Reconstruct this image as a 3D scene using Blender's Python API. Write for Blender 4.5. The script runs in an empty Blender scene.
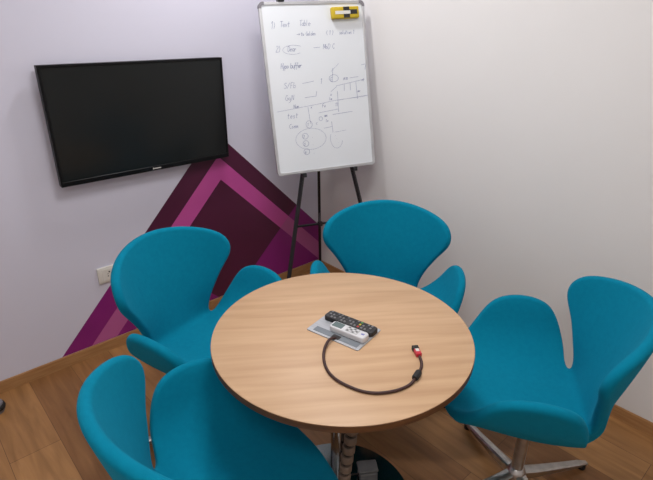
import bpy, bmesh, math, random
import numpy as np
from mathutils import Vector, Matrix
random.seed(7)
S = bpy.context.scene
COL = S.collection
PI = math.pi

# ------------------------------------------------------------------ materials
def srgb(r, g, b):
    f = lambda c: (c/255/12.92) if c/255 <= .04045 else ((c/255+.055)/1.055)**2.4
    return (f(r), f(g), f(b), 1)
def mat(name, col, rough=.6, metal=0, spec=.5, sheen=0, coat=0, emit=None, estr=0):
    m = bpy.data.materials.new(name); m.use_nodes = True
    b = m.node_tree.nodes['Principled BSDF']
    b.inputs['Base Color'].default_value = col
    b.inputs['Roughness'].default_value = rough
    b.inputs['Metallic'].default_value = metal
    b.inputs['Specular IOR Level'].default_value = spec
    b.inputs['Sheen Weight'].default_value = sheen
    b.inputs['Coat Weight'].default_value = coat
    if emit:
        b.inputs['Emission Color'].default_value = emit
        b.inputs['Emission Strength'].default_value = estr
    return m
def N(m, t): return m.node_tree.nodes.new(t)
def LK(m, a, b): m.node_tree.links.new(a, b)
def noise_tint(m, ca, cb, scale=(1, 1, 1), nscale=5, detail=4, lo=.3, hi=.7, bump=0, bscale=None):
    """mottle the base colour between two tones; optional bump"""
    b = m.node_tree.nodes['Principled BSDF']
    tc = N(m, 'ShaderNodeTexCoord'); mp = N(m, 'ShaderNodeMapping'); mp.inputs['Scale'].default_value = scale
    LK(m, tc.outputs['Object'], mp.inputs['Vector'])
    n = N(m, 'ShaderNodeTexNoise'); n.inputs['Scale'].default_value = nscale; n.inputs['Detail'].default_value = detail
    LK(m, mp.outputs['Vector'], n.inputs['Vector'])
    r = N(m, 'ShaderNodeValToRGB'); r.color_ramp.elements[0].position = lo; r.color_ramp.elements[1].position = hi
    r.color_ramp.elements[0].color = ca; r.color_ramp.elements[1].color = cb
    LK(m, n.outputs['Fac'], r.inputs['Fac']); LK(m, r.outputs['Color'], b.inputs['Base Color'])
    if bump:
        n2 = N(m, 'ShaderNodeTexNoise'); n2.inputs['Scale'].default_value = bscale or nscale*8; n2.inputs['Detail'].default_value = 3
        LK(m, tc.outputs['Object'], n2.inputs['Vector'])
        bp = N(m, 'ShaderNodeBump'); bp.inputs['Strength'].default_value = bump; bp.inputs['Distance'].default_value = .002
        LK(m, n2.outputs['Fac'], bp.inputs['Height']); LK(m, bp.outputs['Normal'], b.inputs['Normal'])
    return m

M = {}
M['wall_l'] = noise_tint(mat('lavender_white_paint', srgb(205, 200, 212), .75, spec=.3), srgb(214, 212, 227), srgb(219, 217, 231), nscale=1.2, bump=.08, bscale=180)
M['wall_r'] = noise_tint(mat('warm_white_paint', srgb(214, 210, 206), .75, spec=.3), srgb(228, 226, 224), srgb(232, 230, 228), nscale=1.2, bump=.08, bscale=180)
M['ceil'] = noise_tint(mat('ceiling_white', srgb(225, 225, 222), .9), srgb(222, 222, 219), srgb(228, 228, 225), nscale=3)
M['base'] = noise_tint(mat('oak_skirting', srgb(170, 125, 80), .5), srgb(158, 113, 70), srgb(180, 136, 90), scale=(3, 3, 40), nscale=2.5)
M['teal'] = noise_tint(mat('teal_wool_fabric', srgb(0, 120, 150), .92, spec=.12, sheen=.25), srgb(0, 119, 148), srgb(2, 125, 154), nscale=60, detail=6, bump=.15, bscale=900)
M['teal'].node_tree.nodes['Principled BSDF'].inputs['Sheen Tint'].default_value = srgb(60, 170, 195)
M['teal'].node_tree.nodes['Principled BSDF'].inputs['Sheen Roughness'].default_value = .5
M['alu'] = noise_tint(mat('brushed_aluminium', srgb(196, 194, 190), .3, 1), srgb(180, 178, 175), srgb(205, 203, 200), nscale=30)
M['chrome'] = noise_tint(mat('polished_steel', srgb(200, 200, 200), .12, 1), srgb(190, 190, 190), srgb(205, 205, 205), nscale=3)
M['basedisc'] = noise_tint(mat('polished_base_plate', srgb(120, 124, 126), .14, 1), srgb(112, 116, 118), srgb(125, 129, 131), nscale=3)
M['black'] = noise_tint(mat('black_powder_coat', srgb(24, 22, 26), .45), srgb(20, 19, 23), srgb(28, 26, 30), nscale=40)
M['tvblack'] = noise_tint(mat('black_gloss_plastic', srgb(16, 16, 18), .35, spec=.2), srgb(14, 14, 16), srgb(18, 18, 20), nscale=20)
M['screen'] = noise_tint(mat('tv_screen_glass', srgb(34, 36, 36), .2, spec=.25), srgb(28, 30, 30), srgb(31, 33, 33), nscale=2)
M['rubber'] = noise_tint(mat('black_rubber', srgb(30, 28, 28), .7), srgb(26, 25, 25), srgb(34, 32, 32), nscale=30)
M['wb'] = noise_tint(mat('whiteboard_enamel', srgb(232, 234, 236), .3, spec=.4), srgb(224, 228, 232), srgb(229, 232, 236), nscale=2.5)
M['wbframe'] = noise_tint(mat('satin_aluminium_frame', srgb(200, 200, 202), .4, .6), srgb(194, 194, 196), srgb(206, 206, 208), nscale=14)
M['corner'] = noise_tint(mat('grey_corner_plastic', srgb(125, 122, 128), .5), srgb(120, 117, 123), srgb(131, 128, 134), nscale=14)
M['ink'] = noise_tint(mat('faded_blue_marker', srgb(104, 112, 156), .7), srgb(92, 100, 148), srgb(140, 148, 182), nscale=35)
M['yellow'] = noise_tint(mat('yellow_foam', srgb(196, 168, 30), .7), srgb(188, 160, 24), srgb(204, 176, 38), nscale=40)
M['eraserblack'] = noise_tint(mat('eraser_print_black', srgb(38, 36, 36), .6), srgb(34, 32, 32), srgb(42, 40, 40), nscale=40)
M['labelwhite'] = noise_tint(mat('white_label', srgb(215, 212, 205), .6), srgb(208, 205, 198), srgb(222, 219, 212), nscale=40)
M['socket'] = noise_tint(mat('ivory_switch_plastic', srgb(224, 220, 212), .4), srgb(220, 216, 208), srgb(228, 224, 216), nscale=10)
M['hole'] = noise_tint(mat('socket_hole_dark', srgb(40, 34, 34), .7), srgb(36, 30, 30), srgb(44, 38, 38), nscale=10)
M['silver'] = noise_tint(mat('silver_anodised_plate', srgb(178, 180, 184), .42, .55), srgb(170, 172, 176), srgb(186, 188, 192), scale=(1, 12, 1), nscale=14)
M['flap'] = noise_tint(mat('grey_flap_strip', srgb(120, 126, 132), .5, .3), srgb(114, 120, 126), srgb(126, 132, 138), nscale=14)
M['remoteblack'] = noise_tint(mat('remote_black_plastic', srgb(30, 29, 31), .45), srgb(26, 25, 27), srgb(34, 33, 35), nscale=30)
M['keygrey'] = noise_tint(mat('grey_rubber_keys', srgb(112, 112, 114), .7), srgb(105, 105, 107), srgb(120, 120, 122), nscale=30)
M['keydark'] = noise_tint(mat('dark_rubber_keys', srgb(66, 66, 68), .7), srgb(60, 60, 62), srgb(72, 72, 74), nscale=30)
M['keyyellow'] = noise_tint(mat('yellow_key', srgb(190, 180, 60), .6), srgb(184, 174, 54), srgb(196, 186, 66), nscale=30)
M['keyred'] = noise_tint(mat('red_key', srgb(170, 50, 45), .6), srgb(164, 46, 42), srgb(176, 56, 50), nscale=30)
M['keygreen'] = noise_tint(mat('green_key', srgb(80, 140, 80), .6), srgb(74, 134, 74), srgb(86, 146, 86), nscale=30)
M['acwhite'] = noise_tint(mat('remote_white_plastic', srgb(208, 208, 211), .35), srgb(204, 204, 207), srgb(212, 212, 215), nscale=10)
M['lcd'] = noise_tint(mat('lcd_grey_green', srgb(96, 112, 112), .25), srgb(90, 106, 106), srgb(104, 120, 120), nscale=10)
M['padgrey'] = noise_tint(mat('button_field_grey', srgb(176, 176, 176), .5), srgb(170, 170, 170), srgb(182, 182, 182), nscale=20)
M['logoblue'] = noise_tint(mat('blue_print', srgb(70, 80, 170), .5), srgb(64, 74, 164), srgb(76, 86, 176), nscale=20)
M['cable'] = noise_tint(mat('brown_black_braid', srgb(58, 34, 30), .6), srgb(48, 27, 25), srgb(72, 42, 37), nscale=120)
M['red'] = noise_tint(mat('red_plug_plastic', srgb(190, 34, 52), .4), srgb(180, 30, 48), srgb(200, 42, 60), nscale=20)
M['spine'] = noise_tint(mat('taupe_cable_spine', srgb(126, 110, 96), .45, .2), srgb(118, 102, 89), srgb(133, 117, 103), nscale=20)
M['adapter'] = noise_tint(mat('grey_adapter_plastic', srgb(108, 108, 108), .4), srgb(102, 102, 102), srgb(114, 114, 114), nscale=20)
M['lampwhite'] = noise_tint(mat('lamp_housing_white', srgb(235, 235, 235), .5), srgb(232, 232, 232), srgb(238, 238, 238), nscale=5)
M['diffuser'] = mat('lamp_diffuser', srgb(255, 255, 255), .5, emit=(1, .97, .93, 1), estr=3)
M['mur_dark'] = noise_tint(mat('burgundy_vinyl', srgb(82, 22, 56), .5), srgb(78, 20, 53), srgb(86, 25, 59), nscale=4)
M['mur_mid'] = noise_tint(mat('plum_vinyl', srgb(136, 28, 116), .5), srgb(131, 26, 112), srgb(141, 31, 120), nscale=4)
M['mur_pink'] = noise_tint(mat('orchid_pink_vinyl', srgb(200, 80, 158), .5), srgb(196, 76, 154), srgb(204, 85, 162), nscale=4)
M['mur_rose'] = noise_tint(mat('dusty_rose_vinyl', srgb(184, 92, 150), .5), srgb(180, 88, 146), srgb(188, 97, 154), nscale=4)

# timber laminate floor: planks run along world Y
def floor_mat():
    m = mat('oak_laminate_floor', srgb(150, 105, 65), .42, spec=.4); b = m.node_tree.nodes['Principled BSDF']
    g = N(m, 'ShaderNodeNewGeometry'); sp = N(m, 'ShaderNodeSeparateXYZ'); LK(m, g.outputs['Position'], sp.inputs[0])
    ax = N(m, 'ShaderNodeMath'); ax.inputs[1].default_value = 10.5; LK(m, sp.outputs['Y'], ax.inputs[0])
    ay = N(m, 'ShaderNodeMath'); ay.inputs[1].default_value = 1.89 + .19*20; LK(m, sp.outputs['X'], ay.inputs[0])
    cb = N(m, 'ShaderNodeCombineXYZ'); LK(m, ax.outputs[0], cb.inputs['X']); LK(m, ay.outputs[0], cb.inputs['Y'])
    br = N(m, 'ShaderNodeTexBrick'); br.offset = .37; br.offset_frequency = 2; br.squash = 1
    br.inputs['Color1'].default_value = srgb(172, 127, 80); br.inputs['Color2'].default_value = srgb(140, 98, 60)
    br.inputs['Mortar'].default_value = srgb(104, 72, 46)
    br.inputs['Scale'].default_value = 1; br.inputs['Mortar Size'].default_value = .0012; br.inputs['Mortar Smooth'].default_value = .3
    br.inputs['Bias'].default_value = 0; br.inputs['Brick Width'].default_value = 1.25; br.inputs['Row Height'].default_value = .19
    LK(m, cb.outputs[0], br.inputs['Vector'])
    mp = N(m, 'ShaderNodeMapping'); mp.inputs['Scale'].default_value = (1.6, 14, 1); LK(m, cb.outputs[0], mp.inputs['Vector'])
    n = N(m, 'ShaderNodeTexNoise'); n.inputs['Scale'].default_value = 2.2; n.inputs['Detail'].default_value = 6; n.inputs['Distortion'].default_value = .6
    LK(m, mp.outputs[0], n.inputs['Vector'])
    r = N(m, 'ShaderNodeValToRGB'); r.color_ramp.elements[0].position = .3; r.color_ramp.elements[1].position = .72
    r.color_ramp.elements[0].color = (.72, .68, .64, 1); r.color_ramp.elements[1].color = (1.12, 1.1, 1.08, 1)
    LK(m, n.outputs['Fac'], r.inputs['Fac'])
    mx = N(m, 'ShaderNodeMix'); mx.data_type = 'RGBA'; mx.blend_type = 'MULTIPLY'; mx.inputs['Factor'].default_value = 1
    LK(m, br.outputs['Color'], mx.inputs[6]); LK(m, r.outputs['Color'], mx.inputs[7]); LK(m, mx.outputs[2], b.inputs['Base Color'])
    return m
M['floor'] = floor_mat()

def table_mat():
    m = mat('light_oak_laminate', srgb(212, 172, 130), .42, spec=.4); b = m.node_tree.nodes['Principled BSDF']
    tc = N(m, 'ShaderNodeTexCoord'); mp = N(m, 'ShaderNodeMapping')
    mr = N(m, 'ShaderNodeMapping'); mr.inputs['Rotation'].default_value = (0, 0, math.radians(36)); LK(m, tc.outputs['Object'], mr.inputs['Vector'])
    mp.inputs['Scale'].default_value = (1.0, 15, 1); LK(m, mr.outputs['Vector'], mp.inputs['Vector'])
    n = N(m, 'ShaderNodeTexNoise'); n.inputs['Scale'].default_value = 2.4; n.inputs['Detail'].default_value = 7; n.inputs['Distortion'].default_value = .25
    LK(m, mp.outputs[0], n.inputs['Vector'])
    r = N(m, 'ShaderNodeValToRGB')
    r.color_ramp.elements[0].position = .28; r.color_ramp.elements[1].position = .74
    r.color_ramp.elements[0].color = srgb(184, 147, 112); r.color_ramp.elements[1].color = srgb(205, 170, 134)
    LK(m, n.outputs['Fac'], r.inputs['Fac']); LK(m, r.outputs['Color'], b.inputs['Base Color'])
    return m
M['tabletop'] = table_mat()
M['edge'] = noise_tint(mat('brown_edge_band', srgb(98, 62, 34), .5), srgb(88, 55, 29), srgb(108, 70, 40), scale=(4, 4, 30), nscale=3)

# ------------------------------------------------------------------ helpers
def obj(name, bm, m, parent=None, smooth=False, angle=None):
    me = bpy.data.meshes.new(name)
    bmesh.ops.recalc_face_normals(bm, faces=bm.faces)
    bm.to_mesh(me); bm.free()
    for x in (m if isinstance(m, (list, tuple)) else [m]): me.materials.append(x)
    o = bpy.data.objects.new(name, me); COL.objects.link(o)
    if smooth:
        for p in me.polygons: p.use_smooth = True
        if angle:
            me.set_sharp_from_angle(angle=math.radians(angle))
    if parent: o.parent = parent
    return o
def thing(name, label, cat, loc=(0, 0, 0), rotz=0, group=None):
    o = bpy.data.objects.new(name, None); COL.objects.link(o); o.empty_display_size = .1
    o.location = loc; o.rotation_euler = (0, 0, rotz)
    return tag(o, label, cat, group)
def tag(o, label, cat, group=None):
    o['label'] = label; o['category'] = cat
    if group: o['group'] = group
    return o
def struct(o): o['kind'] = 'structure'; return o
def box(bm, x0, x1, y0, y1, z0, z1, bev=0, seg=2, M4=None, mi=0):
    t = bmesh.new()
    bmesh.ops.create_cube(t, size=1, matrix=Matrix.Translation(((x0+x1)/2, (y0+y1)/2, (z0+z1)/2)) @ Matrix.Diagonal((x1-x0, y1-y0, z1-z0, 1)))
    if bev: bmesh.ops.bevel(t, geom=t.edges[:], offset=bev, segments=seg, affect='EDGES', profile=.5)
    if M4: bmesh.ops.transform(t, matrix=M4, verts=t.verts[:])
    for f in t.faces: f.material_index = mi
    merge(bm, t)
def merge(bm, t):
    me = bpy.data.meshes.new('tmp'); t.to_mesh(me); t.free(); bm.from_mesh(me); bpy.data.meshes.remove(me)
def lathe(bm, prof, seg=48, M4=None, cap=True):
    """profile of (r,z) turned about z"""
    rings = []
    t = bmesh.new()
    for r, z in prof:
        rings.append([t.verts.new((r*math.cos(2*PI*k/seg), r*math.sin(2*PI*k/seg), z)) for k in range(seg)])
    for a, b in zip(rings, rings[1:]):
        for k in range(seg): t.faces.new((a[k], a[(k+1) % seg], b[(k+1) % seg], b[k]))
    if cap:
        t.faces.new(rings[0][::-1]); t.faces.new(rings[-1])
    if M4: bmesh.ops.transform(t, matrix=M4, verts=t.verts[:])
    merge(bm, t)
def smooth_path(P, n):
    P = [Vector(p) for p in P]; out = []
    Q = [P[0]*2-P[1]] + P + [P[-1]*2-P[-2]]
    for i in range(1, len(Q)-2):
        for k in range(n):
            f = k/n; a, b, c, d = Q[i-1], Q[i], Q[i+1], Q[i+2]
            out.append(.5*(2*b+(c-a)*f+(2*a-5*b+4*c-d)*f*f+(3*b-a-3*c+d)*f**3))
    out.append(P[-1]); return out
def tube(bm, P, r, seg=10, rs=None, cap=True):
    P = [Vector(p) for p in P]; rings = []; up = None
    for i, p in enumerate(P):
        d = (P[min(i+1, len(P)-1)]-P[max(i-1, 0)]).normalized()
        if up is None: up = Vector((0, 0, 1)) if abs(d.z) < .9 else Vector((1, 0, 0))
        s = d.cross(up).normalized(); up = s.cross(d).normalized()
        rr = rs[i] if rs else r
        rings.append([bm.verts.new(p+(s*math.cos(2*PI*k/seg)+up*math.sin(2*PI*k/seg))*rr) for k in range(seg)])
    for a, b in zip(rings, rings[1:]):
        for k in range(seg): bm.faces.new((a[k], a[(k+1) % seg], b[(k+1) % seg], b[k]))
    if cap: bm.faces.new(rings[0][::-1]); bm.faces.new(rings[-1])
def bar(bm, a, b, w, t, up=(0, 0, 1)):
    """rectangular bar from a to b"""
    a, b = Vector(a), Vector(b); d = (b-a).normalized(); s = d.cross(Vector(up)).normalized(); u = s.cross(d).normalized()
    v = []
    for p in (a, b):
        for sx, su in ((-1, -1), (1, -1), (1, 1), (-1, 1)): v.append(bm.verts.new(p+s*sx*w/2+u*su*t/2))
    for f in ((0, 1, 2, 3), (7, 6, 5, 4), (0, 4, 5, 1), (1, 5, 6, 2), (2, 6, 7, 3), (3, 7, 4, 0)): bm.faces.new([v[i] for i in f])
def roundrect(w, h, r, n=6):
    pts = []
    for cx, cy, a0 in ((w/2-r, h/2-r, 0), (-w/2+r, h/2-r, 90), (-w/2+r, -h/2+r, 180), (w/2-r, -h/2+r, 270)):
        for k in range(n+1):
            a = math.radians(a0+90*k/n); pts.append((cx+r*math.cos(a), cy+r*math.sin(a)))
    return pts
def prism(bm, pts, z0, z1, bev=0, M4=None, seg=2):
    t = bmesh.new(); vs = [t.verts.new((x, y, z0)) for x, y in pts]; f = t.faces.new(vs)
    r = bmesh.ops.extrude_face_region(t, geom=[f]); nv = [g for g in r['geom'] if isinstance(g, bmesh.types.BMVert)]
    for v in nv: v.co.z = z1
    if bev:
        top = [e for e in t.edges if all(abs(v.co.z-z1) < 1e-6 for v in e.verts)]
        bmesh.ops.bevel(t, geom=top, offset=bev, segments=seg, affect='EDGES', profile=.5)
    if M4: bmesh.ops.transform(t, matrix=M4, verts=t.verts[:])
    merge(bm, t)

# ------------------------------------------------------------------ room shell (corner at the origin)
RX, RY, RH = -3.3, -3.7, 2.6
def slab(name, x0, x1, y0, y1, z0, z1, m):
    b = bmesh.new(); box(b, x0, x1, y0, y1, z0, z1); return struct(obj(name, b, m))
slab('floor', RX-.1, .1, RY-.1, .1, -.1, 0, M['floor'])
slab('ceiling', RX-.1, .1, RY-.1, .1, RH, RH+.1, M['ceil'])
slab('wall_left', RX-.1, 0, 0, .1, 0, RH, M['wall_l'])
slab('wall_right', 0, .1, RY-.1, .1, 0, RH, M['wall_r'])
slab('wall_near', RX-.1, .1, RY-.1, RY, 0, RH, M['wall_r'])
slab('wall_far_left', RX-.1, RX, RY, 0, 0, RH, M['wall_r'])
BB = .061
def skirting(name, L, M4):
    b = bmesh.new(); box(b, 0, L, -.012, 0, 0, BB, M4=M4)
    t = [e for e in b.edges if all(v.co.z > BB-1e-5 for v in e.verts)]
    bmesh.ops.bevel(b, geom=t, offset=.003, segments=2, affect='EDGES')
    return struct(obj(name, b, M['base']))
skirting('baseboard_left', -RX, Matrix.Translation((RX, 0, 0)))
skirting('baseboard_right', -RY-.012, Matrix.Translation((0, -.012, 0)) @ Matrix.Rotation(-PI/2, 4, 'Z'))

# geometric vinyl mural on the left wall
def mural():
    b = bmesh.new(); y0, y1 = -.0012, 0
    zb = BB
    apex_o, apex_p, apex_i = (-.762, 1.075), (-.748, .93), (-.742, .795)
    L = lambda z, a, k: a[0]-(a[1]-z)/k          # x on the left flank
    R = lambda x, a, k: a[1]-(x-a[0])*k          # z on the right flank
    ko, kp, ki = 1.055, 1.045, 1.04
    kr = .985
    # oblique split lines: dark overlay inside, plum outside (right: through (-.2,.515), left mirrored)
    def clip(poly, P, n):
        out = []
        for i in range(len(poly)):
            a, c = Vector(poly[i]), Vector(poly[(i+1) % len(poly)])
            da, dc = (a-P).dot(n), (c-P).dot(n)
            if da >= 0: out.append(tuple(a))
            if da*dc < 0: out.append(tuple(a+(c-a)*(da/(da-dc))))
        return out
    outer = [(L(zb, apex_o, ko), zb), apex_o, (0, R(0, apex_o, kr)), (0, R(0, apex_p, kr)), apex_p, (L(zb, apex_p, kp), zb)]
    pink = [(L(zb, apex_p, kp), zb), apex_p, (0, R(0, apex_p, kr)), (0, R(0, apex_i, .99)), apex_i, (L(zb, apex_i, ki), zb)]
    inner = [(L(zb, apex_i, ki), zb), apex_i, (0, max(zb, R(0, apex_i, .99))), (0, zb)]
    def tri_parts(poly):        # convex pieces: left flank and right flank
        return poly
    def face(poly, mi, d):
        if len(poly) < 3: return
        f = [b.verts.new((x, y0-d, z)) for x, z in poly]; g = [b.verts.new((x, y1, z)) for x, z in poly]
        fa = b.faces.new(f); fb = b.faces.new(g[::-1]); fs = [fa, fb]
        for i in range(len(f)):
            j = (i+1) % len(f); fs.append(b.faces.new((f[j], f[i], g[i], g[j])))
        for q in fs: q.material_index = mi
    Pr, nr = Vector((-.2, .515)), Vector((1, -1.06)).normalized()      # to the right and below: plum
    Pl, nl = Vector((-1.3, .515)), Vector((-1, -1.06)).normalized()
    def pieces(q, dark, light):
        r = clip(q, Pr, nr); l = clip(q, Pl, nl); m = clip(clip(q, Pr, -nr), Pl, -nl)
        face(r, light, 0); face(l, light, 0); face(m, dark, 0)
    for band, d, l in ((outer, 0, 1), (pink, 2, 3)):
        a = band
        left = [a[0], a[1], a[4], a[5]]; right = [a[1], a[2], a[3], a[4]]
        for q in (left, right): pieces(q, d, l)
    pieces(inner, 0, 1)
    o = obj('wall_mural', b, [M['mur_dark'], M['mur_mid'], M['mur_pink'], M['mur_rose']])
    tag(o, 'large plum and pink chevron vinyl graphic on the wall below the television', 'wall graphic')
mural()

# ------------------------------------------------------------------ ceiling lamps (above the frame)
def ceiling_light(x, y, w, h, power, label):
    t = thing('ceiling_light', label, 'ceiling light', (x, y, RH), 0, 'square ceiling panel lamps')
    b = bmesh.new()
    for a in ((-w/2-.03, w/2+.03, -h/2-.03, -h/2), (-w/2-.03, w/2+.03, h/2, h/2+.03), (-w/2-.03, -w/2, -h/2, h/2), (w/2, w/2+.03, -h/2, h/2)):
        box(b, *a, -.02, 0)
    obj('frame', b, M['lampwhite'], t)
    b = bmesh.new(); box(b, -w/2, w/2, -h/2, h/2, -.012, 0); obj('diffuser', b, M['diffuser'], t)
    l = bpy.data.lights.new('panel', 'AREA'); l.shape = 'RECTANGLE'; l.size = w; l.size_y = h; l.energy = power; l.color = (1, .99, 1)
    lo = bpy.data.objects.new('panel_glow', l); COL.objects.link(lo); lo.parent = t; lo.location = (0, 0, -.022)
    return t
ceiling_light(-1.2, -1.5, .6, .6, 15.5, 'square ceiling panel lamp above the round table')
ceiling_light(-2.6, -2.6, .6, .6, 12, 'square ceiling panel lamp behind the viewpoint')
dl = thing('downlight', 'small round recessed ceiling downlight above the whiteboard corner', 'ceiling light', (-.78, -.42, RH))
b = bmesh.new(); lathe(b, [(.10, -.014), (.125, -.014), (.13, -.004), (.13, 0), (.10, 0)], 48, cap=False); obj('trim_ring', b, M['lampwhite'], dl, smooth=True, angle=40)
b = bmesh.new(); lathe(b, [(.10, -.008), (.10, 0)], 48); obj('lens', b, M['diffuser'], dl)
l = bpy.data.lights.new('downlight', 'AREA'); l.shape = 'DISK'; l.size = .19; l.energy = 10.5; l.color = (1, .99, 1)
lo = bpy.data.objects.new('downlight_glow', l); COL.objects.link(lo); lo.parent = dl; lo.location = (0, 0, -.018)

# ---- winged swivel armchairs
HALF = np.array([[0.0, 0.2667], [0.1596, 0.2413], [0.2912, 0.1779], [0.3867, 0.1120], [0.4130, 0.0089], [0.3815, -0.0866], [0.2666, -0.1353], [0.1570, -0.1506],
                 [0.1539, -0.2310], [0.2212, -0.3339], [0.2980, -0.4190], [0.2756, -0.5028], [0.1521, -0.5662], [0.0, -0.5904]])
CENV = [.05, .05, .05, .03, .0, -.05, -.085, -.125, -.22, -.315, -.36, -.41, -.43, -.44]
PR = dict(z0=0.4366, vb=-0.1421, lb=0.0639, ang=73.24, ub=0.0774, la=0.2647, aang=69.3, tipout=11.87, bcurv=1.346, fdrop=0.117)
def spline_closed(P, n):
    m = len(P); t = np.linspace(0, m, n, endpoint=False); i = t.astype(int); f = (t-i)[:, None]
    p0, p1, p2, p3 = P[(i-1) % m], P[i % m], P[(i+1) % m], P[(i+2) % m]
    return .5*(2*p1+(p2-p0)*f+(2*p0-5*p1+4*p2-p3)*f**2+(3*p1-p0-3*p2+p3)*f**3)
def bend(s, s0, L, A):
    a = np.clip((s-s0)/L, 0, 1)*A; R = L/A
    x = np.where(s < s0, s, s0+R*np.sin(a)); z = np.where(s < s0, 0, R*(1-np.cos(a))); e = np.clip(s-s0-L, 0, None)
    return x+e*np.cos(a), z+e*np.sin(a), a
def surf(u, v):
    p = PR; rad = PI/180
    sm = lambda x: np.clip(x, 0, 1)**2*(3-2*np.clip(x, 0, 1))
    au = np.abs(u)
    lift = .09*sm((au-.13)/.16)*(1-sm((-v-.20)/.07))          # wings stay straight where the seat already turns up
    yb, zb, a = bend(-v, -p['vb']+lift, p['lb'], p['ang']*rad)
    y = -yb; z = zb-p['fdrop']*np.clip(v-.12, 0, None)**2/.2
    w = sm((-v-.185)/.145)
    xa, za, aa = bend(au, p['ub'], p['la'], p['aang']*rad)
    e = np.clip(au-p['ub']-p['la'], 0, None); k = p['tipout']*rad/.15; A = p['aang']*rad
    xa = np.where(e > 0, xa-e*np.cos(A)+(np.sin(A)-np.sin(A-k*e))/k, xa)
    za = np.where(e > 0, za-e*np.sin(A)+(np.cos(A-k*e)-np.cos(A))/k, za)
    xbk = au-.15*p['bcurv']**2*au**3*4; zbk = p['bcurv']*au**2
    x = np.sign(u)*(xa*(1-w)+xbk*w); n = za*(1-w)+zbk*w
    return np.stack([x, y+n*np.sin(a), p['z0']+z+n*np.cos(a)], -1)
PIV = -.022
def shell_bm():
    NT, NR, TH = 208, 18, .017
    full = np.vstack([HALF, [(-u, v) for u, v in HALF[-2:0:-1]]])
    cv = np.array(CENV+CENV[-2:0:-1]); cen = np.stack([0*cv, cv], 1)
    o = spline_closed(full, NT); c = spline_closed(cen, NT); c[:, 0] = 0
    s = np.linspace(0, 1, NR)**.9
    g = c[None]+s[:, None, None]*(o-c)[None]                    # NR,NT,2
    P = surf(g[..., 0], g[..., 1])
    # soften the bends
    for it in range(6):
        Q = P.copy(); Q[1:-1] = .5*P[1:-1]+.125*(P[:-2]+P[2:]+np.roll(P, 1, 1)[1:-1]+np.roll(P, -1, 1)[1:-1])
        Q[-1] = .6*P[-1]+.2*(np.roll(P[-1], 1, 0)+np.roll(P[-1], -1, 0)); Q[0] = P[0]
        P = Q
    P[0] = .5*(P[1]+P[1][(-np.arange(NT)) % NT]); P[0][:, 0] = 0
    e = 1e-3
    du = surf(g[..., 0]+e, g[..., 1])-surf(g[..., 0]-e, g[..., 1]); dv = surf(g[..., 0], g[..., 1]+e)-surf(g[..., 0], g[..., 1]-e)
    n = np.cross(du, dv); n /= np.linalg.norm(n, axis=-1, keepdims=True)+1e-12
    for it in range(12):
        n[1:-1] = .5*n[1:-1]+.125*(n[:-2]+n[2:]+np.roll(n, 1, 1)[1:-1]+np.roll(n, -1, 1)[1:-1]); n[-1] = .5*n[-1]+.25*(np.roll(n[-1], 1, 0)+np.roll(n[-1], -1, 0))
        n[0] = .5*(n[1]+n[1][(-np.arange(NT)) % NT])
    n /= np.linalg.norm(n, axis=-1, keepdims=True)+1e-12
    r = P[-1]-P[-2]; r -= n[-1]*np.sum(r*n[-1], -1, keepdims=True); r /= np.linalg.norm(r, axis=-1, keepdims=True)
    bulge = .055*np.exp(-((g[..., 0]/.2)**2+((g[..., 1]-PIV)/.2)**2))
    edge = s[:, None]                                            # thin slightly toward the rim
    inner = P+n*(TH*(1.0+.25*(1-edge)))[..., None]
    outer = P-n*(TH*(1.0+.5*(1-edge))+bulge)[..., None]
    layers = [inner[i] for i in range(NR)]
    for a in np.linspace(0, PI, 9)[1:-1]: layers.append(P[-1]+n[-1]*TH*math.cos(a)+r*TH*math.sin(a)*.95)
    layers += [outer[i] for i in range(NR-1, -1, -1)]
    b = bmesh.new(); V = [[b.verts.new(tuple(map(float, q))) for q in l] for l in layers]
    for A, B in zip(V, V[1:]):
        for k in range(NT):
            j = (k+1) % NT
            b.faces.new((A[k], A[j], B[j], B[k]))
    bmesh.ops.remove_doubles(b, verts=b.verts[:], dist=.0006)
    bmesh.ops.dissolve_degenerate(b, edges=b.edges[:], dist=1e-5)
    return b
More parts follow.
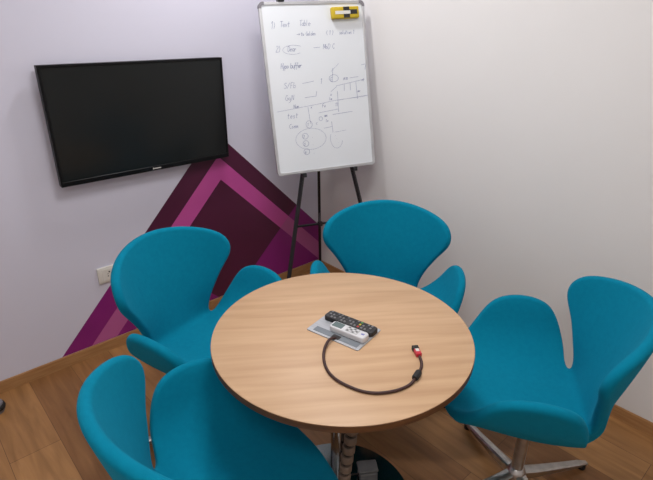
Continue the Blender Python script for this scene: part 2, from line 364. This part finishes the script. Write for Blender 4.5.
def make_chair(name):
    t = thing(name, '', 'chair', group='teal swivel armchairs around the table')
    obj('seat_shell', shell_bm(), M['teal'], t, smooth=True)
    b = bmesh.new(); lathe(b, [(.021, .075), (.021, .27), (.026, .275), (.03, .33), (.06, .335), (.07, .34)], 32)
    obj('pedestal', b, M['alu'], t, smooth=True, angle=40)
    b = bmesh.new(); lathe(b, [(.03, .05), (.036, .06), (.036, .085), (.03, .1), (.022, .11)], 32)
    hub = obj('hub', b, M['alu'], t, smooth=True, angle=40)
    for k in range(4):
        b = bmesh.new()
        pts = []; NS = 9
        a = math.radians(-57.6+90*k)
        D = Vector((math.cos(a), math.sin(a), 0)); Sd = Vector((-D.y, D.x, 0))
        rings = []
        for i in range(NS):
            f = i/(NS-1); d = .022+f*.315
            zt = .096-.062*f**.8; zb = .055-.040*f**.8; hw = .021-.008*f
            if i == NS-1: zt -= .006; hw *= .7
            rings.append([b.verts.new(D*d+Sd*sx*hw*k2+Vector((0, 0, z))) for sx, z, k2 in ((-1, zb, .8), (1, zb, .8), (1, zt-.006, 1), (.6, zt, 1), (-.6, zt, 1), (-1, zt-.006, 1))])
        for A, B in zip(rings, rings[1:]):
            for q in range(6): b.faces.new((A[q], A[(q+1) % 6], B[(q+1) % 6], B[q]))
        b.faces.new(rings[0][::-1]); b.faces.new(rings[-1])
        lg = obj('leg', b, M['alu'], t, smooth=True, angle=35)
        b = bmesh.new(); lathe(b, [(.013, 0), (.015, .004), (.013, .022)], 20, Matrix.Translation(D*.318))
        obj('glide', b, M['rubber'], lg, smooth=True, angle=40)
    for ch in t.children:
        if ch.name != 'seat_shell': ch.location = (0, PIV, 0)
    return t
def copy_tree(o, parent=None):
    c = o.copy(); COL.objects.link(c)
    if parent: c.parent = parent
    for ch in [q for q in o.children]: copy_tree(ch, c)
    return c
CH = [((-1.359, -.906), -163.5, 0, 'teal wing-sided swivel armchair below the television, left behind the table'),
      ((-.655, -1.181), 133.7, 0, 'teal wing-sided swivel armchair in front of the whiteboard easel, behind the table'),
      ((-.706, -1.878), 32.6, 0, 'teal wing-sided swivel armchair right of the table, its metal star base showing'),
      ((-1.668, -1.524), -98.3, 0, 'nearest teal wing-sided swivel armchair, front left of the table')]
proto = make_chair('swivel_armchair')
for i, ((x, y), rz, br, lab) in enumerate(CH):
    c = proto if i == 0 else copy_tree(proto)
    c.location = (x, y, 0); c.rotation_euler = (0, 0, math.radians(rz)); c['label'] = lab
    turn = [20, 36, 0, 25][i]
    for ch in c.children:                 # the star base swivels under the shell
        if ch.name.startswith('leg'): ch.rotation_euler = (0, 0, math.radians(turn))

# ------------------------------------------------------------------ round table
TX, TY, TR = -1.2256, -1.495, .398
tb = thing('round_table', 'round light oak meeting table on a polished steel pedestal', 'table', (TX, TY, 0))
b = bmesh.new(); lathe(b, [(TR-.002, .7365), (TR-.001, .739), (TR-.003, .74)], 128); obj('tabletop', b, M['tabletop'], tb, smooth=True, angle=30)
b = bmesh.new(); lathe(b, [(TR-.004, .7175), (TR, .7195), (TR, .7365)], 128); obj('edge_band', b, M['edge'], tb, smooth=True, angle=30)
b = bmesh.new(); lathe(b, [(.03, .018), (.03, .70), (.03, .707), (.12, .709), (.12, .7175)], 48); obj('column', b, M['chrome'], tb, smooth=True, angle=30)
b = bmesh.new(); lathe(b, [(.267, 0), (.272, .003), (.269, .008), (.12, .015), (.05, .022), (.034, .03)], 96); obj('base_plate', b, M['basedisc'], tb, smooth=True, angle=30)

def at_top(x, y): return Matrix.Translation((x, y, .74))
# cable grommet box set in the table top
PA = math.atan2(-.184, .039)          # long direction
PC = (-1.217, -1.494)
g = thing('table_grommet', 'silver flush cable access plate in the middle of the tabletop', 'cable plate', (PC[0], PC[1], .7402), PA)
b = bmesh.new(); prism(b, roundrect(.190, .134, .006), 0, .0035, .0015); obj('plate', b, M['silver'], g)
b = bmesh.new(); prism(b, roundrect(.160, .024, .002), .0035, .0046, .0006, Matrix.Translation((.004, -.046, 0))); obj('flap', b, M['flap'], g)
b = bmesh.new(); prism(b, roundrect(.028, .018, .004), .0035, .0052, 0, Matrix.Translation((.006, -.050, 0))); obj('cable_slot', b, M['hole'], g)

# black TV remote
def line_frame(a, c, z):
    ax, ay = a; cx, cy = c; ang = math.atan2(cy-ay, cx-ax); L = math.hypot(cx-ax, cy-ay)
    return (ax+cx)/2, (ay+cy)/2, z, ang, L
rx, ry, rz_, ra, rl = line_frame((-1.205, -1.405), (-1.167, -1.580), .7439)
r1 = thing('remote_control', 'long black remote control with many small keys on the cable plate', 'remote control', (rx, ry, rz_), ra)
W = .043
b = bmesh.new(); prism(b, roundrect(rl, W, .011), 0, .015, .004, seg=3); obj('body', b, M['remoteblack'], r1, smooth=True, angle=40)
kid = 0
for i in range(13):
    for j in range(3):
        x = -rl/2+.014+i*(rl-.032)/12; y = (j-1)*.0128
        if i in (6,) and j != 1: continue
        mm = M['keygrey'] if (i+j) % 3 else M['keydark']
        if i == 9: mm = (M['keyred'], M['keyyellow'], M['keygreen'])[j]
        b = bmesh.new(); prism(b, roundrect(.0068, .0078, .002, 3), .0145, .0164, .0007, Matrix.Translation((x, y, 0)))
        obj('key', b, mm, r1)
# white air conditioner remote
ax_, ay_, az_, aa_, al_ = line_frame((-1.2395, -1.463), (-1.2110, -1.586), .7455)
r2 = thing('remote_control', 'short white air conditioner remote with grey display on the cable plate', 'remote control', (ax_, ay_, az_), aa_)
W2 = .037
b = bmesh.new(); prism(b, roundrect(al_, W2, .011), 0, .017, .005, seg=3); obj('body', b, M['acwhite'], r2, smooth=True, angle=40)
b = bmesh.new(); prism(b, roundrect(.036, .026, .003), .0168, .0178, .0004, Matrix.Translation((-al_/2+.025, 0, 0))); obj('display', b, M['lcd'], r2)
b = bmesh.new(); prism(b, roundrect(.042, .027, .003), .0168, .0175, .0003, Matrix.Translation((.0135, 0, 0))); kp = obj('key_field', b, M['padgrey'], r2)
for i in range(4):
    for j in range(3):
        b = bmesh.new(); prism(b, roundrect(.0064, .0054, .002, 3), .0174, .0188, .0005, Matrix.Translation((-.001+i*.0095, (j-1)*.0080, 0)))
        obj('key', b, M['acwhite'] if (i+j) % 2 else M['keygrey'], r2)
b = bmesh.new()
for q in range(4): prism(b, roundrect(.0016, .008, .0004, 2), .0168, .0174, 0, Matrix.Translation((al_/2-.0185+q*.0026, 0, 0)))
obj('maker_mark', b, M['logoblue'], r2)

# video cable looping over the table top
cabp = [(-1.2707, -1.5135, 0.7455), (-1.2951, -1.5138, 0.7520), (-1.3319, -1.5336, 0.7510), (-1.3656, -1.5659, 0.7470), (-1.3905, -1.6095, 0.7445), (-1.3991, -1.6501, 0.7445), (-1.3945, -1.6907, 0.7445), (-1.3819, -1.7291, 0.7445), (-1.3612, -1.7579, 0.7445), (-1.3315, -1.7794, 0.7445), (-1.2998, -1.7924, 0.7445), (-1.2649, -1.7968, 0.7445), (-1.2310, -1.7896, 0.7490), (-1.1966, -1.7762, 0.7455), (-1.1742, -1.7615, 0.7470), (-1.1565, -1.7407, 0.7475)]
cb = thing('video_cable', 'dark brown video cable with a red plug looped on the tabletop', 'cable', (TX, TY, .74))
def loc(p): return Vector(p)-Vector((TX, TY, .74))
sp = smooth_path([loc(p) for p in cabp], 8)
b = bmesh.new(); tube(b, sp, .0042, 10); obj('cord', b, M['cable'], cb, smooth=True)
fa, fb = loc((-1.246, -1.794, .7497)), loc((-1.214, -1.784, .7497))
b = bmesh.new(); d = (fb-fa); tube(b, [fa, fa+d*.12, fb-d*.12, fb], .009, 16, rs=[.0075, .0092, .0092, .0075]); obj('ferrite_core', b, M['rubber'], cb, smooth=True, angle=40)
pa, pb = loc((-1.155, -1.739, .7475)), loc((-1.131, -1.702, .7475))
ang = math.atan2(pb.y-pa.y, pb.x-pa.x)
MP = Matrix.Translation((pa+pb)/2) @ Matrix.Rotation(ang, 4, 'Z')
b = bmesh.new(); box(b, -.020, .006, -.0085, .0085, -.0065, .0065, .002, M4=MP); pl = obj('plug', b, M['red'], cb); pl['label'] = 'red plug moulding'
b = bmesh.new(); box(b, .0055, .022, -.0095, .0095, -.007, .007, .002, M4=MP); obj('plug_cap', b, M['rubber'], cb)
b = bmesh.new(); box(b, -.008, .004, -.005, .005, .006, .0078, .0006, M4=MP); obj('plug_badge', b, M['labelwhite'], pl)

# cable spine hanging beside the column
sx, sy = -1.242, -1.556
sn = thing('cable_spine', 'taupe jointed cable spine hanging beside the table column', 'cable spine', (sx, sy, 0))
for k in range(16):
    z1 = .700-k*.041; z0 = z1-.031; dx = .012*math.sin(k*.35)
    b = bmesh.new(); lathe(b, [(.017, z0), (.021, z0+.004), (.022, z1-.006), (.018, z1)], 20, Matrix.Translation((dx, -dx*.6, 0)))
    obj('vertebra', b, M['spine'], sn, smooth=True, angle=40)
b = bmesh.new(); tube(b, smooth_path([(.012*math.sin(((.700-z)/.041)*.35), -.0072*math.sin(((.700-z)/.041)*.35), z) for z in np.linspace(.03, .700, 18)], 3), .011, 12); obj('core_cable', b, M['rubber'], sn, smooth=True)

# grey plug adapter on the base plate
ad = thing('plug_adapter', 'small grey plug adapter lying on the table base plate', 'adapter', (-1.080, -1.503, .0175), math.radians(-35))
b = bmesh.new(); box(b, -.034, .034, -.026, .026, 0, .04, .006, 3); obj('body', b, M['adapter'], ad, smooth=True, angle=40)
b = bmesh.new(); box(b, -.038, .038, -.02, .036, .039, .05, .005, 3); obj('face_plate', b, M['adapter'], ad, smooth=True, angle=40)
b = bmesh.new(); tube(b, smooth_path([(-.033, 0, .02), (-.06, .0, .019), (-.085, -.01, .012), (-.11, -.02, .0075)], 6), .004, 10); obj('lead', b, M['rubber'], ad, smooth=True)

# ------------------------------------------------------------------ television
TVX0, TVX1, TVZ0, TVZ1, TVY = -1.578, -.716, .935, 1.449, -.062
tv = thing('television', 'flat black wall mounted television with a dark blank screen', 'television', ((TVX0+TVX1)/2, 0, TVZ0))
hw, H = (TVX1-TVX0)/2, TVZ1-TVZ0
b = bmesh.new(); box(b, -hw, hw, TVY+.002, TVY+.030, 0, H, .003); box(b, -hw+.12, hw-.12, TVY+.03, TVY+.048, .05, H-.12, .008); obj('casing', b, M['tvblack'], tv)
b = bmesh.new(); bz = .011
for a in ((-hw, hw, 0, .022), (-hw, hw, H-bz, H), (-hw, -hw+bz, .022, H-bz), (hw-bz, hw, .022, H-bz)):
    box(b, a[0], a[1], TVY-.004, TVY+.003, a[2], a[3], .0012, 1)
obj('bezel', b, M['tvblack'], tv)
b = bmesh.new(); box(b, -hw+bz-.001, hw-bz+.001, TVY-.001, TVY+.002, .021, H-bz+.001); obj('screen', b, M['screen'], tv)
b = bmesh.new(); x = -.006
for w_, h_ in ((.005, .007), (.004, .005), (.005, .005), (.004, .006), (.005, .005), (.004, .005), (.005, .005)):
    box(b, x, x+w_, TVY-.005, TVY-.0038, .008, .008+h_); x += w_+.0016
obj('badge', b, M['labelwhite'], tv)
b = bmesh.new(); box(b, -.12, .12, TVY+.045, 0, .14, .36, .004); obj('wall_bracket', b, M['black'], tv)

# ------------------------------------------------------------------ wall socket
so = thing('wall_socket', 'ivory power socket plate low on the wall beside the mural', 'socket', (-1.487, 0, .393))
b = bmesh.new(); box(b, 0, .135, -.011, -.0012, 0, .085, .003, 3); obj('face_plate', b, M['socket'], so, smooth=True, angle=40)
b = bmesh.new(); box(b, .022, .093, -.0125, -.009, .012, .073, .0015, 2); md = obj('socket_module', b, M['socket'], so)
for x, z, r in ((.057, .056, .0042), (.049, .034, .003), (.066, .034, .003), (.049, .046, .0022), (.066, .046, .0022)):
    b = bmesh.new(); lathe(b, [(r, 0), (r, .0006)], 14, Matrix.Translation((x, -.0124, z)) @ Matrix.Rotation(PI/2, 4, 'X')); obj('pin_hole', b, M['hole'], md)

# small door stop at the left edge
ds = thing('door_stop', 'small round dark grey door stop on the floor by the left skirting', 'door stop', (-2.052, -.135, 0))
b = bmesh.new(); lathe(b, [(.030, 0), (.032, .003), (.032, .048), (.024, .055)], 32); obj('body', b, M['corner'], ds, smooth=True, angle=40)
b = bmesh.new(); lathe(b, [(.0325, .016), (.038, .019), (.040, .028), (.038, .037), (.0325, .040)], 32); obj('rubber_ring', b, M['rubber'], ds, smooth=True)

# ------------------------------------------------------------------ whiteboard on a tripod easel
yaw, tilt, roll = -.385, .205, .032
rv = Vector((math.cos(yaw), math.sin(yaw), 0)); nh = Vector((math.sin(yaw), -math.cos(yaw), 0))
uv = Vector((0, 0, 1))*math.cos(tilt)-nh*math.sin(tilt)
rv, uv = rv*math.cos(roll)+uv*math.sin(roll), uv*math.cos(roll)-rv*math.sin(roll)
nv = rv.cross(uv)
WO = Vector((-.334, -.392, 1.296)); WW, WH = .565, .852
MB = Matrix((( rv.x, uv.x, nv.x, WO.x), (rv.y, uv.y, nv.y, WO.y), (rv.z, uv.z, nv.z, WO.z), (0, 0, 0, 1)))   # x right, y up, z out of the board
wb = bpy.data.objects.new('whiteboard', None); COL.objects.link(wb); wb.matrix_world = MB
tag(wb, 'white dry erase board with faint blue handwriting standing on a black easel', 'whiteboard')
b = bmesh.new(); box(b, -WW/2+.004, WW/2-.004, -WH/2+.004, WH/2-.004, -.012, -.001); obj('writing_surface', b, M['wb'], wb)
FW = .015
b = bmesh.new()
for a in ((-WW/2+.02, WW/2-.02, WH/2-FW, WH/2), (-WW/2+.02, WW/2-.02, -WH/2, -WH/2+FW), (-WW/2, -WW/2+FW, -WH/2+.02, WH/2-.02), (WW/2-FW, WW/2, -WH/2+.02, WH/2-.02)):
    box(b, *a, -.016, .003, .002)
obj('frame', b, M['wbframe'], wb)
for cx_, cy_ in ((-1, 1), (1, 1), (-1, -1), (1, -1)):
    b = bmesh.new(); n = 10; r0 = .024
    pts = [(0, 0)]
    # rounded L shaped cap
    x_, y_ = cx_*(WW/2), cy_*(WH/2)
    arc = [(r0-r0*math.cos(a), r0-r0*math.sin(a)) for a in np.linspace(0, PI/2, n)]        # from (0,r0) to (r0,0)
    outl = [(.0, .03)]+arc+[(.03, 0), (.03, FW), (r0, FW)]+[(r0-(r0-FW)*math.cos(a), r0-(r0-FW)*math.sin(a)) for a in np.linspace(PI/2, 0, 6)]+[(FW, .03)]
    outl = [(x_-cx_*(p-.0008), y_-cy_*(q-.0008)) for p, q in outl]
    if cx_*cy_ < 0: outl = outl[::-1]
    prism(b, outl, -.0165, .0042); obj('corner_cap', b, M['corner'] if cy_ > 0 else M['wbframe'], wb)

# handwriting: stroke letters drawn as thin raised ink ribbons
GL = {
 'a': [[(.5, .45), (.3, .5), (.1, .35), (.1, .12), (.3, 0), (.48, .15), (.5, .5), (.5, .1), (.6, 0)]], 'b': [[(.1, 1), (.1, 0)], [(.1, .4), (.35, .5), (.5, .25), (.35, 0), (.1, .08)]],
 'c': [[(.5, .42), (.3, .5), (.1, .25), (.3, 0), (.5, .08)]], 'd': [[(.5, 1), (.5, 0)], [(.5, .4), (.3, .5), (.1, .25), (.3, 0), (.5, .1)]], 'e': [[(.1, .25), (.5, .3), (.35, .5), (.1, .3), (.25, 0), (.5, .08)]],
 'f': [[(.5, .95), (.3, .95), (.25, .6), (.2, -.3)], [(.05, .5), (.45, .5)]], 'g': [[(.5, .45), (.25, .5), (.1, .25), (.3, .05), (.5, .3), (.5, -.3), (.2, -.4)]], 'h': [[(.1, 1), (.1, 0)], [(.1, .35), (.35, .5), (.48, .3), (.48, 0)]],
 'i': [[(.2, .5), (.2, 0)], [(.2, .7), (.22, .74)]], 'l': [[(.2, 1), (.2, .1), (.3, 0)]], 'm': [[(.08, .5), (.08, 0)], [(.08, .35), (.25, .5), (.3, 0)], [(.3, .35), (.48, .5), (.55, 0)]], 'n': [[(.1, .5), (.1, 0)], [(.1, .35), (.35, .5), (.48, .3), (.48, 0)]],
 'o': [[(.3, .5), (.1, .25), (.3, 0), (.5, .25), (.3, .5)]], 'p': [[(.1, .5), (.1, -.4)], [(.1, .4), (.35, .5), (.5, .25), (.35, 0), (.1, .1)]], 'r': [[(.1, .5), (.1, 0)], [(.1, .3), (.3, .5), (.45, .45)]],
 's': [[(.48, .45), (.2, .48), (.2, .3), (.45, .2), (.35, 0), (.1, .05)]], 't': [[(.25, .9), (.25, .08), (.4, 0)], [(.05, .55), (.5, .58)]], 'u': [[(.1, .5), (.12, .08), (.35, 0), (.5, .2), (.5, .5), (.52, 0)]], 'v': [[(.05, .5), (.28, 0), (.5, .5)]],
 'x': [[(.05, .5), (.5, 0)], [(.5, .5), (.05, 0)]], 'y': [[(.08, .5), (.28, .05)], [(.5, .5), (.15, -.4)]], 'w': [[(.02, .5), (.16, 0), (.3, .4), (.45, 0), (.6, .5)]],
 'T': [[(0, .95), (.65, 1)], [(.33, .97), (.3, 0)]], 'D': [[(.1, .95), (.1, 0), (.45, .1), (.6, .5), (.4, .9), (.05, .97)]], 'M': [[(.05, 0), (.12, .95), (.35, .3), (.6, .95), (.65, 0)]], 'S': [[(.55, .85), (.3, 1), (.1, .75), (.5, .4), (.4, .05), (.05, .1)]],
 'G': [[(.55, .85), (.25, .95), (.05, .4), (.3, 0), (.58, .2), (.58, .45), (.35, .45)]], 'N': [[(.08, 0), (.1, .95), (.5, .05), (.55, 1)]], 'H': [[(.1, 1), (.08, 0)], [(.55, 1), (.53, 0)], [(.1, .5), (.55, .52)]], 'F': [[(.1, 0), (.12, .95), (.6, .98)], [(.1, .5), (.45, .52)]],
 'C': [[(.58, .85), (.3, .98), (.06, .45), (.3, 0), (.58, .12)]], '1': [[(.15, .75), (.32, 1), (.3, 0)]], '2': [[(.1, .8), (.3, 1), (.5, .75), (.1, .02), (.55, .03)]], '3': [[(.1, .9), (.4, .98), (.45, .7), (.22, .52), (.48, .35), (.35, .02), (.06, .1)]], '4': [[(.4, 0), (.42, 1), (.05, .35), (.6, .36)]],
 '-': [[(.0, .35), (.6, .38)]], '/': [[(.05, 0), (.5, 1)]], '>': [[(-.3, .35), (.6, .38)], [(.35, .6), (.62, .38), (.35, .15)]], ')': [[(.1, 1), (.3, .5), (.1, -.1)]], '(': [[(.4, 1), (.2, .5), (.4, -.1)]], '.': [[(.2, 0), (.24, .04)]],
}
INK = bmesh.new()
def stroke(P, w=.0016):
    P = [Vector((p[0], p[1])) for p in P]
    for a, c in zip(P, P[1:]):
        d = (c-a)
        if d.length < 1e-6: continue
        d.normalize(); s = Vector((-d.y, d.x))*w/2; a2 = a-d*w*.3; c2 = c+d*w*.3
        q = [(a2-s), (c2-s), (c2+s), (a2+s)]
        top = [INK.verts.new((p.x, p.y, -.0004)) for p in q]; bot = [INK.verts.new((p.x, p.y, -.0011)) for p in q]
        INK.faces.new(top); INK.faces.new(bot[::-1])
        for i in range(4): INK.faces.new((top[i], bot[i], bot[(i+1) % 4], top[(i+1) % 4]))
def sm2(P, n=4):
    if len(P) < 3: return P
    return [(p.x, p.y) for p in smooth_path([(x, y, 0) for x, y in P], n)]
def write(txt, x, y, h, slope=0, w=.0016, adv=.72):
    for ch in txt:
        if ch != ' ':
            for s_ in GL.get(ch, []):
                stroke(sm2([(x+(px+.22*py+random.uniform(-.03, .03))*h*.85, y+(py+random.uniform(-.03, .03))*h+slope*(px*h)) for px, py in s_]), w)
        x += h*.85*adv; y += slope*h*.85*adv
def ellipse(x, y, a, c, w=.0014, t0=0, t1=2*PI): stroke([(x+a*math.cos(t), y+c*math.sin(t)) for t in np.linspace(t0, t1, 26)], w)
def bx(px, py):     # photo-measured fractions of the board: 0..1 across and down
    py = float(np.interp(py, [0, .155, .305, .435, .56, .635, .755, .82, .865, .91, .955, 1], [0, .147, .275, .37, .485, .555, .66, .72, .775, .82, .87, .93]))
    return (-WW/2+px*WW, WH/2-py*WH)
def wr(txt, px, py, h, **k): x, y = bx(px, py); k.setdefault('w', .0014); k.setdefault('adv', .62); write(txt, x, y, h*.84, **k)
def ln(*P, w=.0014): stroke([bx(*p) for p in P], w)
wr('1', .085, .155, .042); wr(')', .115, .15, .03)
wr('Text', .175, .145, .032, adv=.56); wr('Table', .355, .142, .032, adv=.5)
wr('> to Golden', .33, .205, .022, adv=.55); wr('( 1 )', .60, .205, .024, adv=.5); wr('solution 1', .73, .205, .022, adv=.55)
wr('2)', .11, .305, .034); wr('Dear', .22, .305, .03, adv=.55); ellipse(*bx(.275, .295), .055, .022, w=.001, t0=.7, t1=5.4); ln((.47, .288), (.53, .286)); wr('MoD C', .56, .30, .03, adv=.6)
wr('Hypo buffer', .14, .435, .03, adv=.47, w=.0018)
wr('S/Fb', .15, .56, .034, adv=.68); ln((.33, .535), (.44, .525)); wr('1', .50, .545, .03); wr('G', .60, .535, .026); ellipse(*bx(.64, .515), .026, .018)
wr('GgN', .15, .635, .032, adv=.7); ln((.34, .625), (.45, .62), (.46, .59))
wr('Num', .22, .69, .022); ln((.06, .705), (.46, .675), (.62, .66), (.97, .645), w=.0012)
wr('test', .15, .755, .032, adv=.65); ln((.36, .69), (.37, .80)); wr('x', .385, .70, .02)
wr('Comm', .16, .82, .026, adv=.66)
ellipse(*bx(.355, .805), .017, .019); wr('1', .335, .815, .018)
for k, c in enumerate('234'):
    py = .865+k*.045
    ellipse(*bx(.305, py), .016, .015); wr(c, .285, py+.010, .016); wr('.', .37, py+.012, .02)
ellipse(*bx(.36, .885), .085, .055, w=.001)
wr('c', .42, .81, .022)
ln((.665, .60), (.66, .74)); ln((.66, .565), (.95, .535)); ln((.66, .57), (.60, .60)); ln((.86, .55), (.865, .66)); ln((.74, .56), (.735, .60)); ln((.80, .555), (.80, .60))
ln((.66, .66), (.98, .64), w=.001); wr('Amm', .71, .53, .026, adv=.75); ln((.80, .52), (.89, .515)); ln((.64, .45), (.62, .54)); ln((.93, .44), (.975, .435), (.965, .47))
wr('nt', .92, .545, .018); wr('wv', .87, .615, .018); wr('Bx', .575, .625, .02); wr('lm', .575, .655, .018)
wr('Fo', .50, .70, .022); wr('T1', .63, .70, .02); ln((.46, .735), (.66, .72)); wr('8', .46, .75, .02)
wr('am', .51, .765, .02); ln((.60, .755), (.80, .745), w=.0016); ellipse(*bx(.475, .775), .010, .010)
wr('lx', .52, .80, .018); ln((.50, .835), (.58, .83)); ln((.58, .80), (.585, .86)); ln((.60, .86), (.72, .855), w=.001)
for k in range(4): wr('.', .60+.012*k, .88+.022*k, .02)
ellipse(*bx(.615, .90), .035, .05, w=.001, t0=2.6, t1=6.0)
ln((.70, .42), (.62, .47), w=.0009)
obj('handwriting', INK, M['ink'], wb)

# magnetic eraser on the board
er = bpy.data.objects.new('board_eraser', None); COL.objects.link(er)
er.matrix_world = MB @ Matrix.Translation((.166, .365, 0)) @ Matrix.Rotation(.02, 4, 'Z')
tag(er, 'yellow and black checked board eraser stuck at the top right of the whiteboard', 'eraser')
EW, EH = .150, .056
b = bmesh.new(); box(b, -EW/2, EW/2, -EH/2, EH/2, -.0009, .026, .005, 3); obj('foam_body', b, M['yellow'], er, smooth=True, angle=40)
b = bmesh.new()
box(b, -.012, .022, -.0265, .0265, .0255, .0266); box(b, .022, .064, -.010, .012, .0255, .0266)
obj('black_print', b, M['eraserblack'], er)
b = bmesh.new(); box(b, -.058, .026, -.008, .008, .026, .0272); obj('paper_label', b, M['labelwhite'], er)

ea = thing('easel', 'black metal tripod easel in the corner holding the whiteboard', 'easel', (-.334, -.30, 0))
E0 = Vector((-.334, -.30, 0))
def board(x, y, z): return MB @ Vector((x, y, z))
apex = board(.036, .40, -.05)
def leg(a, c, name='leg'):
    b = bmesh.new(); bar(b, a-E0, c-E0, .017, .017); o = obj(name, b, M['black'], ea)
    return o
# front legs lie against the back of the board and run on to the floor
def down(p, q):         # extend the line p->q to the floor
    k = (p.z-.014)/(p.z-q.z); return p+(q-p)*k
KL, KR = Vector((-.475, -.407, .854)), Vector((-.201, -.516, .858))          # where the front legs pass the lower board edge
KL, KR = KL-nv*.006, KR-nv*.006
Lf = down(KL, Vector((-.621, -.462, .343))-nv*.006); Rf = down(KR, Vector((-.182, -.564, .683))-nv*.006)
for knee, foot in ((KL, Lf), (KR, Rf)):
    lg = leg(knee+(knee-foot).normalized()*.40, foot)
    b = bmesh.new(); lathe(b, [(.012, 0), (.013, .003), (.013, .03), (.010, .032)], 16, Matrix.Translation((foot.x-E0.x, foot.y-E0.y, 0))); obj('rubber_foot', b, M['rubber'], lg)
    b = bmesh.new(); p = board(*[(MB.inverted() @ knee)[0], -WH/2-.010, 0]); box(b, -.011, .013, -.012, .010, -.03, .012, .002, M4=Matrix.Translation(-E0) @ MB @ Matrix.Translation(MB.inverted() @ p)); obj('board_rest', b, M['black'], lg)
bf = Vector((-.035, -.055, .014))
lg = leg(apex, bf); b = bmesh.new(); lathe(b, [(.012, 0), (.013, .003), (.013, .03), (.010, .032)], 16, Matrix.Translation((bf.x-E0.x, bf.y-E0.y, 0))); obj('rubber_foot', b, M['rubber'], lg)
# upper mast behind the board joins the two front legs and the rear leg
b = bmesh.new()
for kx, knee, foot in ((-1, KL, Lf), (1, KR, Rf)):
    bar(b, knee+(knee-foot).normalized()*.39-E0, board(kx*.02, .40, -.032)-E0, .015, .012)
box(b, -.045, .045, -.03, .025, -.05, -.024, .003, M4=Matrix.Translation(-E0) @ MB @ Matrix.Translation((0, .40, 0)))
obj('mast', b, M['black'], ea)
# brace from the left leg to the rear leg
def on(a, c, z): return a+(c-a)*((a.z-z)/(a.z-c.z))
A, Cc = on(KL, Lf, .585), on(KR, Rf, .585)
b = bmesh.new(); bar(b, A-E0, Cc-E0, .012, .009); obj('brace', b, M['black'], ea)
B = on(apex, bf, .466); mid = A+(Cc-A)*.345
b = bmesh.new(); bar(b, mid-E0, B-E0, .010, .008); box(b, -.011, .011, -.011, .011, -.013, .013, .003, M4=Matrix.Translation(mid-E0)); obj('brace_joint', b, M['black'], ea)
for x in (-.165,):
    b = bmesh.new(); T = Matrix.Translation(-E0) @ MB
    box(b, x-.016, x+.016, WH/2+.0003, WH/2+.02, -.03, .012, .003, M4=T); bar(b, T @ Vector((x, WH/2+.008, -.025)), T @ Vector((x*.2, .37, -.032)), .012, .008); obj('top_clip', b, M['black'], ea)

# ------------------------------------------------------------------ camera, world, colour
R = Matrix(((0.740, -0.673, 0.006), (0.264, 0.299, 0.917), (-0.619, -0.677, 0.399)))
pitch, rl_, yw = math.radians(23.52), math.radians(.376), math.radians(47.57)
fw = Vector((math.cos(yw)*math.cos(pitch), math.sin(yw)*math.cos(pitch), -math.sin(pitch))); r0 = Vector((math.sin(yw), -math.cos(yw), 0)); u0 = r0.cross(fw)
r1_ = r0*math.cos(rl_)+u0*math.sin(rl_); u1_ = u0*math.cos(rl_)-r0*math.sin(rl_)
cam = bpy.data.cameras.new('camera'); co = bpy.data.objects.new('camera', cam); COL.objects.link(co)
cam.sensor_fit = 'HORIZONTAL'; cam.sensor_width = 36; cam.lens = 36*501/653; cam.clip_start = .02
co.matrix_world = Matrix(((r1_.x, u1_.x, -fw.x, -2.145), (r1_.y, u1_.y, -fw.y, -2.427), (r1_.z, u1_.z, -fw.z, 1.617), (0, 0, 0, 1)))
S.camera = co
w = bpy.data.worlds.new('world'); w.use_nodes = True; w.node_tree.nodes['Background'].inputs[0].default_value = (.5, .5, .52, 1); w.node_tree.nodes['Background'].inputs[1].default_value = .2
S.world = w
S.view_settings.view_transform = 'Standard'; S.view_settings.look = 'None'; S.view_settings.gamma = 1; S.view_settings.exposure = .0
S.view_settings.use_curve_mapping = False
S.cycles.max_bounces = 8; S.cycles.diffuse_bounces = 5
